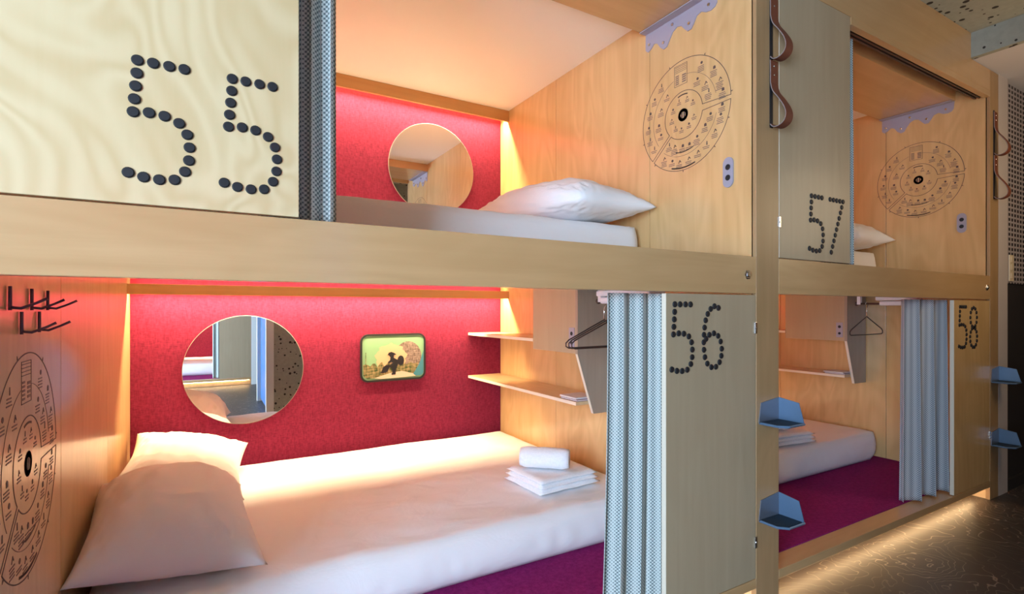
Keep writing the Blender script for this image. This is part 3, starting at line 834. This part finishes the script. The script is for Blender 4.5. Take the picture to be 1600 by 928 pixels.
# ------------------------------------------------------------------ shelves, lockers, rails, hangers in the lower bunks
def shelf_unit(dx, dy, bunk):
    X0, X1 = 1.591+dx, 1.8395+dx
    yd = 2.062+dy
    for z, which in ((.704, 'lower'), (1.004, 'upper')):
        t = thing('wall_shelf', '%s birch wall shelf in the %s lower bunk' % (which, {'56': 'nearer', '58': 'farther'}[bunk]), 'shelf', (X1, 2.7, z))
        obj('shelf_board', B(X0, X1, (yd+.0185 if z < .9 else 2.4775+dy*.6), BY-.001, z-.018, z, bev=.001), M['ply_y'], t)
        obj('shelf_edge', B(X0-.0012, X0-.0002, (yd+.019 if z < .9 else 2.478+dy*.6), BY-.002, z-.017, z-.001), M['edge'], t)
    t = thing('locker', 'birch wall locker with a tapered side board in the %s lower bunk' % {'56': 'nearer', '58': 'farther'}[bunk], 'locker', (X1, yd, .947))
    bm = prism(bmesh.new(), [(X0-.004, yd, 1.339), (X0-.004, yd, .945), (X0+.098, yd, .640), (X1, yd, .640), (X1, yd, 1.339)], (0, .018, 0))
    obj('side_board', bm, M['ply_shaded'], t)
    bm = prism(bmesh.new(), [(X0-.0052, yd+.001, .944), (X0-.0042, yd+.001, .9445), (X0+.0968, yd+.001, .6405), (X0+.0955, yd+.001, .6405)], (0, .016, 0))
    obj('side_board_edge', bm, M['edge'], t)
    ye = 2.476+dy*.6
    bm = bmesh.new()
    box(bm, X0+.016, X1, yd+.019, ye, .947, .962); box(bm, X0+.016, X1, ye-.015, ye, .963, 1.339); box(bm, X1-.012, X1, yd+.019, ye-.016, .963, 1.339)
    obj('locker_body', bm, M['ply'], t)
    obj('locker_door', B(X0, X0+.0155, yd+.019, ye, .945, 1.338, bev=.001), M['ply_pale'], t)
    # lock plate on the door, two dark holes
    b = B(X0-.003, X0-.0001, yd+.030, yd+.075, .970, 1.075, bev=.001)
    pl = obj('lock_plate', b, M['mauve'], t)
    b = bmesh.new(); disc(b, (X0-.003, yd+.052, 1.045), .010, 'x', -.002, 12); disc(b, (X0-.003, yd+.052, .998), .009, 'x', -.002, 12)
    obj('lock_hole', b, M['black'], pl)
    # hanger rail under the deck
    hx = 1.555+dx if not dx else 3.80
    t = thing('hanger_rail', 'short white and dark hanger rail in the %s lower bunk' % {'56': 'nearer', '58': 'farther'}[bunk], 'hanger rail', (hx, yd, 1.2))
    obj('rod', tube(bmesh.new(), [(hx, 1.86, 1.205), (hx, 1.45, 1.205)], .007, 10), M['dark_metal'], t, smooth=True)
    b = bmesh.new(); disc(b, (hx, 1.868, 1.205), .014, 'y', -.012, 14); obj('end_flange', b, M['dark_metal'], t)
    b = B(hx-.045, hx+.045, 1.50, 1.83+dy, 1.225, 1.25, bev=.006); box(b, hx-.040, hx+.040, 1.50, 1.81+dy, 1.192, 1.221, bev=.008)
    obj('white_sleeve', b, M['white_plastic'], t)
    b = B(hx-.012, hx+.012, 1.60, 1.63, 1.2495, BEAM0+.111); box(b, hx-.012, hx+.012, 1.835, 1.855, 1.20, BEAM0+.111); obj('rail_bracket', b, M['white_plastic'], t)
    return hx, yd
def hanger(hx, y, rz, label, group):
    t = thing('coat_hanger', label, 'hanger', (hx, y, 1.205), group)
    Rz = Matrix.Rotation(rz, 4, 'Z')
    def P(a, c): return Rz @ Vector((a, 0, c)) + Vector((hx, y, 0))
    b = tube(bmesh.new(), [P(0, 1.12), P(-.21, 1.035), P(-.226, 1.022), P(-.226, 1.008), P(-.21, 1.0), P(.21, 1.0), P(.226, 1.008), P(.226, 1.022), P(.21, 1.035), P(0, 1.12)], .0032, 8)
    obj('wire_body', b, M['dark_metal'], t, smooth=True)
    hk = [P(0, 1.12), P(0, 1.165)] + [P(.016*math.cos(R(a))+.0, 1.199+.016*math.sin(R(a))) for a in range(-60, 200, 20)]
    obj('hook', tube(bmesh.new(), hk, .0028, 8), M['chrome'], t, smooth=True)
    return t
hx, yd = shelf_unit(0, 0, '56')
hanger(hx, 1.80, R(3), 'wire coat hanger reaching out from behind the curtain of bunk 56', 'wire coat hangers')
for k in range(2):
    hanger(hx, 1.825-.05*k, R(4-2*k), 'wire coat hanger mostly hidden behind the curtain of bunk 56', 'wire coat hangers')
hx, yd = shelf_unit(2.289, -.10, '58')
hanger(hx, 1.80, R(2), 'single dark coat hanger in bunk 58', 'wire coat hangers')
for dx, dy, bk in ((0, 0, '56'), (2.289, -.1, '58')):
    for k, (yy, z, m, lab) in enumerate(((2.155, .7045, 'paper_dark', 'dark thin booklet at the bottom of the pair on the %s lower bunk\'s shelf'), (2.165, .7135, 'paper', 'pale booklet on top of the pair on the %s lower bunk\'s shelf'))):
        t = thing('booklet', lab % {'56': 'nearer', '58': 'farther'}[bk], 'booklet', (1.68+dx, yy+dy, z))
        obj('cover', B(1.600+dx, 1.74+dx, yy-.07+dy, yy+.07+dy, z, z+.0015), M[m], t)
        obj('pages', B(1.603+dx, 1.739+dx, yy-.068+dy, yy+.068+dy, z+.0016, z+.0064), M['paper'], t)
        obj('cover', B(1.600+dx, 1.74+dx, yy-.07+dy, yy+.07+dy, z+.0065, z+.0080), M[m], t)

# ------------------------------------------------------------------ outlets, hooks on the partition
def outlet(xw, y, z, label):
    t = thing('wall_socket', label, 'socket', (xw, y, z))
    pts = [(y + a, z + b) for a, b in arcpts((0, .038), .024, 0, 180, 12) + arcpts((0, -.038), .024, 180, 360, 12)]
    obj('plate', prism(bmesh.new(), [(xw-.0003, a, b) for a, b in pts], (-.005, 0, 0)), M['mauve'], t)
    for dz in (.021, -.022):
        b = bmesh.new(); disc(b, (xw-.0053, y, z+dz), .012, 'x', -.002, 14); obj('socket_hole', b, M['black'], t)
outlet(AX1, 1.395, 1.729, 'mauve socket plate with two black holes beside the big post, bunk 55')
outlet(BX1, 1.408, 1.716, 'mauve socket plate with two black holes in bunk 57')

def wall_hook(y, z, label):
    t = thing('wall_hook', label, 'hook', (AX0, y, z), 'coat hooks on the left partition')
    x = AX0+.0003
    obj('back_plate', tube(bmesh.new(), [(x+.004, y, z+.026), (x+.004, y, z-.022)], .0032, 8), M['hook'], t, smooth=True)
    obj('prong', tube(bmesh.new(), [(x+.004, y, z-.016), (x+.02, y, z-.018), (x+.042, y, z-.008), (x+.060, y, z+.002)], [.003, .0028, .0026, .003], 8), M['hook'], t, smooth=True)
wall_hook(1.395, 1.186, 'upper row dark hook nearest the picture\'s left border')
wall_hook(1.545, 1.186, 'middle dark hook of the upper row on the left wall')
wall_hook(1.680, 1.186, 'upper row hook nearest the crimson wall')
wall_hook(1.470, 1.135, 'left one of the two lower row hooks on the wall')
wall_hook(1.605, 1.135, 'right one of the two lower row hooks on the wall')

# ------------------------------------------------------------------ steps and strap handles on the posts
def step(x0, x1, z, label):
    t = thing('metal_step', label, 'step', ((x0+x1)/2, FY, z), 'bent steel steps on the posts')
    y1, y0 = FY-.0006, FY-.108
    th = .003
    obj('back_plate', prism(bmesh.new(), [(x0, y1, z), (x1, y1, z), (x1, y1, z+.092), (x0+.014, y1, z+.078)], (0, -th, 0)), M['steel_grey'], t)
    obj('side_plate', prism(bmesh.new(), [(x1, y1-th, z), (x1, y0, z), (x1, y0+.022, z+.080), (x1, y1-th, z+.092)], (-th, 0, 0)), M['steel'], t)
    b = bmesh.new()
    ch = .03
    prism(b, [(x0, y1-th, z-.004), (x1, y1-th, z-.004), (x1, y0, z-.004), (x0+ch, y0, z-.004), (x0, y0+ch, z-.004)], (0, 0, .004))
    pts = [(x0+.001, y1-.01, z+.001), (x0+.001, y0+ch, z+.001), (x0+ch, y0+.001, z+.001), (x1-.001, y0+.001, z+.001)]
    tube(b, pts, .0045, 8)
    obj('tray', b, M['steel'], t)
    obj('tread_mat', prism(bmesh.new(), [(x0+.007, y1-th-.002, z), (x1-th-.002, y1-th-.002, z), (x1-th-.002, y0+.008, z), (x0+ch+.004, y0+.008, z), (x0+.007, y0+ch+.004, z)], (0, 0, .004)), M['tread'], t)
step(1.862, 1.992, .722, 'upper bent steel step on the post between panel 56 and bunk 58')
step(1.862, 1.992, .340, 'lower bent steel step on the post between panel 56 and bunk 58')
step(4.150, 4.268, .722, 'upper bent steel step on the far post beside panel 58')
step(4.150, 4.268, .335, 'lower bent steel step on the far post beside panel 58')

def strap(xc, zt, label):
    """Leather strap screwed to a post: two loops hang one over the other."""
    t = thing('strap_handle', label, 'strap handle', (xc, FY, zt), 'leather strap handles')
    wd, th = .046, .0035
    obj('backing_strip', B(xc-.019, xc-.001, FY-.003, FY-.0003, zt-.535, zt+.01), M['black'], t)
    def band(path, nm):
        b = bmesh.new(); n = len(path); rows = []
        for i, (y, z) in enumerate(path):
            p = Vector((y, z)); tg = (Vector(path[min(i+1, n-1)])-Vector(path[max(i-1, 0)])).normalized(); nn = Vector((-tg.y, tg.x))*th/2
            a, c = p+nn, p-nn
            rows.append([b.verts.new((xc-wd/2, a.x, a.y)), b.verts.new((xc+wd/2, a.x, a.y)), b.verts.new((xc+wd/2, c.x, c.y)), b.verts.new((xc-wd/2, c.x, c.y))])
        for q, r_ in zip(rows, rows[1:]):
            for k in range(4):
                f = b.faces.new((q[k], q[(k+1) % 4], r_[(k+1) % 4], r_[k]))
                if k in (1, 3): f.material_index = 1
        b.faces.new(rows[0]); b.faces.new(rows[-1][::-1])
        o = obj(nm, b, [M['leather'], M['leather_edge']], t, smooth=False)
        return o
    def loop(top):
        P = [(-.006, top), (-.007, top-.05), (-.007, top-.09)]
        ctl = [(-.007, top-.09), (-.016, top-.125), (-.042, top-.165), (-.064, top-.205), (-.070, top-.235), (-.062, top-.258), (-.040, top-.270), (-.018, top-.268), (-.006, top-.255)]
        for i in range(len(ctl)-1):
            p0, p1, p2, p3 = (Vector(ctl[max(i-1, 0)]), Vector(ctl[i]), Vector(ctl[i+1]), Vector(ctl[min(i+2, len(ctl)-1)]))
            for k in range(1, 5):
                s = k/4
                v = .5*((2*p1)+(p2-p0)*s+(2*p0-5*p1+4*p2-p3)*s*s+(3*p1-p0-3*p2+p3)*s**3)
                P.append((v.x, v.y))
        return [(FY+a, c) for a, c in P]
    band(loop(zt), 'strap_loop'); band(loop(zt-.268), 'strap_loop')
    b = bmesh.new()
    for z in (zt-.02, zt-.05, zt-.29, zt-.325): disc(b, (xc, FY-.008, z), .004, 'y', -.002, 10)
    obj('rivet', b, M['chrome'], t)
strap(1.952, 2.425, 'brown leather strap handle on the near post beside panel 57')
strap(4.205, 2.385, 'brown leather strap handle on the far post by the checked wall')

# light switch on the checked wall
t = thing('light_switch', 'ivory light switch low on the checked wall', 'light switch', (4.50, FY+.01, 1.42))
obj('switch_plate', B(4.465, 4.535, FY+.002, FY+.0095, 1.35, 1.52, bev=.002), M['ivory'], t)
for z in (1.385, 1.44, 1.49): obj('rocker', B(4.480, 4.520, FY-.002, FY+.0015, z-.018, z+.018, bev=.001), M['ivory'], t)

# ------------------------------------------------------------------ opposite bunks across the lobby (seen in the mirrors)
OY = -2.45
t = thing('bunk_frame', 'birch bunk frame across the lobby, seen reflected in the mirrors', 'bunk frame', (-.4, OY, 0))
ox0, ox1 = -1.55, .605
obj('post', B(ox1, ox1+.10, OY-.022, OY, 0, CEIL), M['trim_white'], t)
obj('partition', B(ox1+.008, ox1+.092, OY-2.05, OY-.0225, 0, 2.6), M['ply'], t)
obj('post', B(ox0-.10, ox0, OY-.022, OY, 0, CEIL), M['solid_z'], t)
obj('partition', B(ox0-.092, ox0-.008, OY-2.05, OY-.0225, 0, 2.6), M['ply'], t)
obj('front_beam', B(ox0, ox1, OY-.035, OY, BEAM0, BEAM1), M['solid_x'], t)
obj('fascia', B(ox0, ox1, OY-.03, OY, 2.47, CEIL), M['solid_x'], t)
obj('deck', B(ox0, ox1, OY-2.05, OY-.036, BEAM0+.118, DECK), M['ply_y'], t)
obj('ceiling_panel', B(ox0, ox1, OY-2.05, OY-.036, PCEIL, PCEIL+.02), M['white_panel'], t)
obj('platform', B(ox0, ox1, OY-2.05, OY-.09, 0, .10), M['ply_y'], t)
obj('sill', B(ox0, ox1, OY-.09, OY, .078, SILL), M['solid_x'], t)
for z0, z1 in ((SILL, 1.345), (DECK, PCEIL)): obj('felt_back_panel', B(ox0, ox1, OY-2.07, OY-2.05, z0, z1), M['felt'], t)
for z0, z1 in ((2.497, 2.562), (1.243, 1.296)): obj('valance', B(ox0, ox1, OY-1.94, OY-1.925, z0, z1), M['valance'], t)
obj('led_strip', B(ox0+.02, ox1-.02, OY-1.948, OY-1.942, 1.284, 1.290), M['led'], t)
obj('led_strip', B(ox0+.02, ox1-.02, OY-1.948, OY-1.942, 2.550, 2.556), M['led'], t)
obj('led_strip', B(ox0+.02, ox1-.02, OY-.080, OY-.074, .066, .074), M['led'], t)
area('led_light', ((ox0+ox1)/2, OY-1.965, 1.282), 2.0, .012, LED_W_LOW*1.3, LED_COL, (R(-25), 0, 0))
area('led_light', ((ox0+ox1)/2, OY-1.965, 2.548), 2.0, .012, LED_W_UP, LED_COL, (R(-25), 0, 0))
area('plinth_light', ((ox0+ox1)/2, OY-.07, .066), 2.0, .010, PLINTH_W, (1.0, .66, .32), (R(25), 0, 0))
t = thing('plain_panel', 'grey-green front panel across the lobby, seen in the lower mirror', 'panel', (.4, OY, SILL))
obj('board', B(.17, .602, OY-.0205, OY-.0005, SILL+.003, 1.222), M['ply_pale'], t)
tag(obj('carpet', B(ox0+.003, ox1-.003, OY-2.047, OY-.09, .101, .119), M['carpet']), 'magenta carpet of the opposite bunk, seen in the lower mirror', 'carpet')
o = obj('mattress', soft_box(ox0+.02, ox1-.02, OY-2.0, OY-.60, .121, .306), M['linen'], loc=(-.4, OY-1.3, .121), smooth=True)
tag(o, 'white mattress of the opposite bunk, seen in the lower mirror', 'mattress')
curtain('light blue curtain of the opposite bunk, seen in the lower mirror', ((.08, OY-.062), (.20, OY-.055)), .125, 1.222, 2, .014, seed=15)
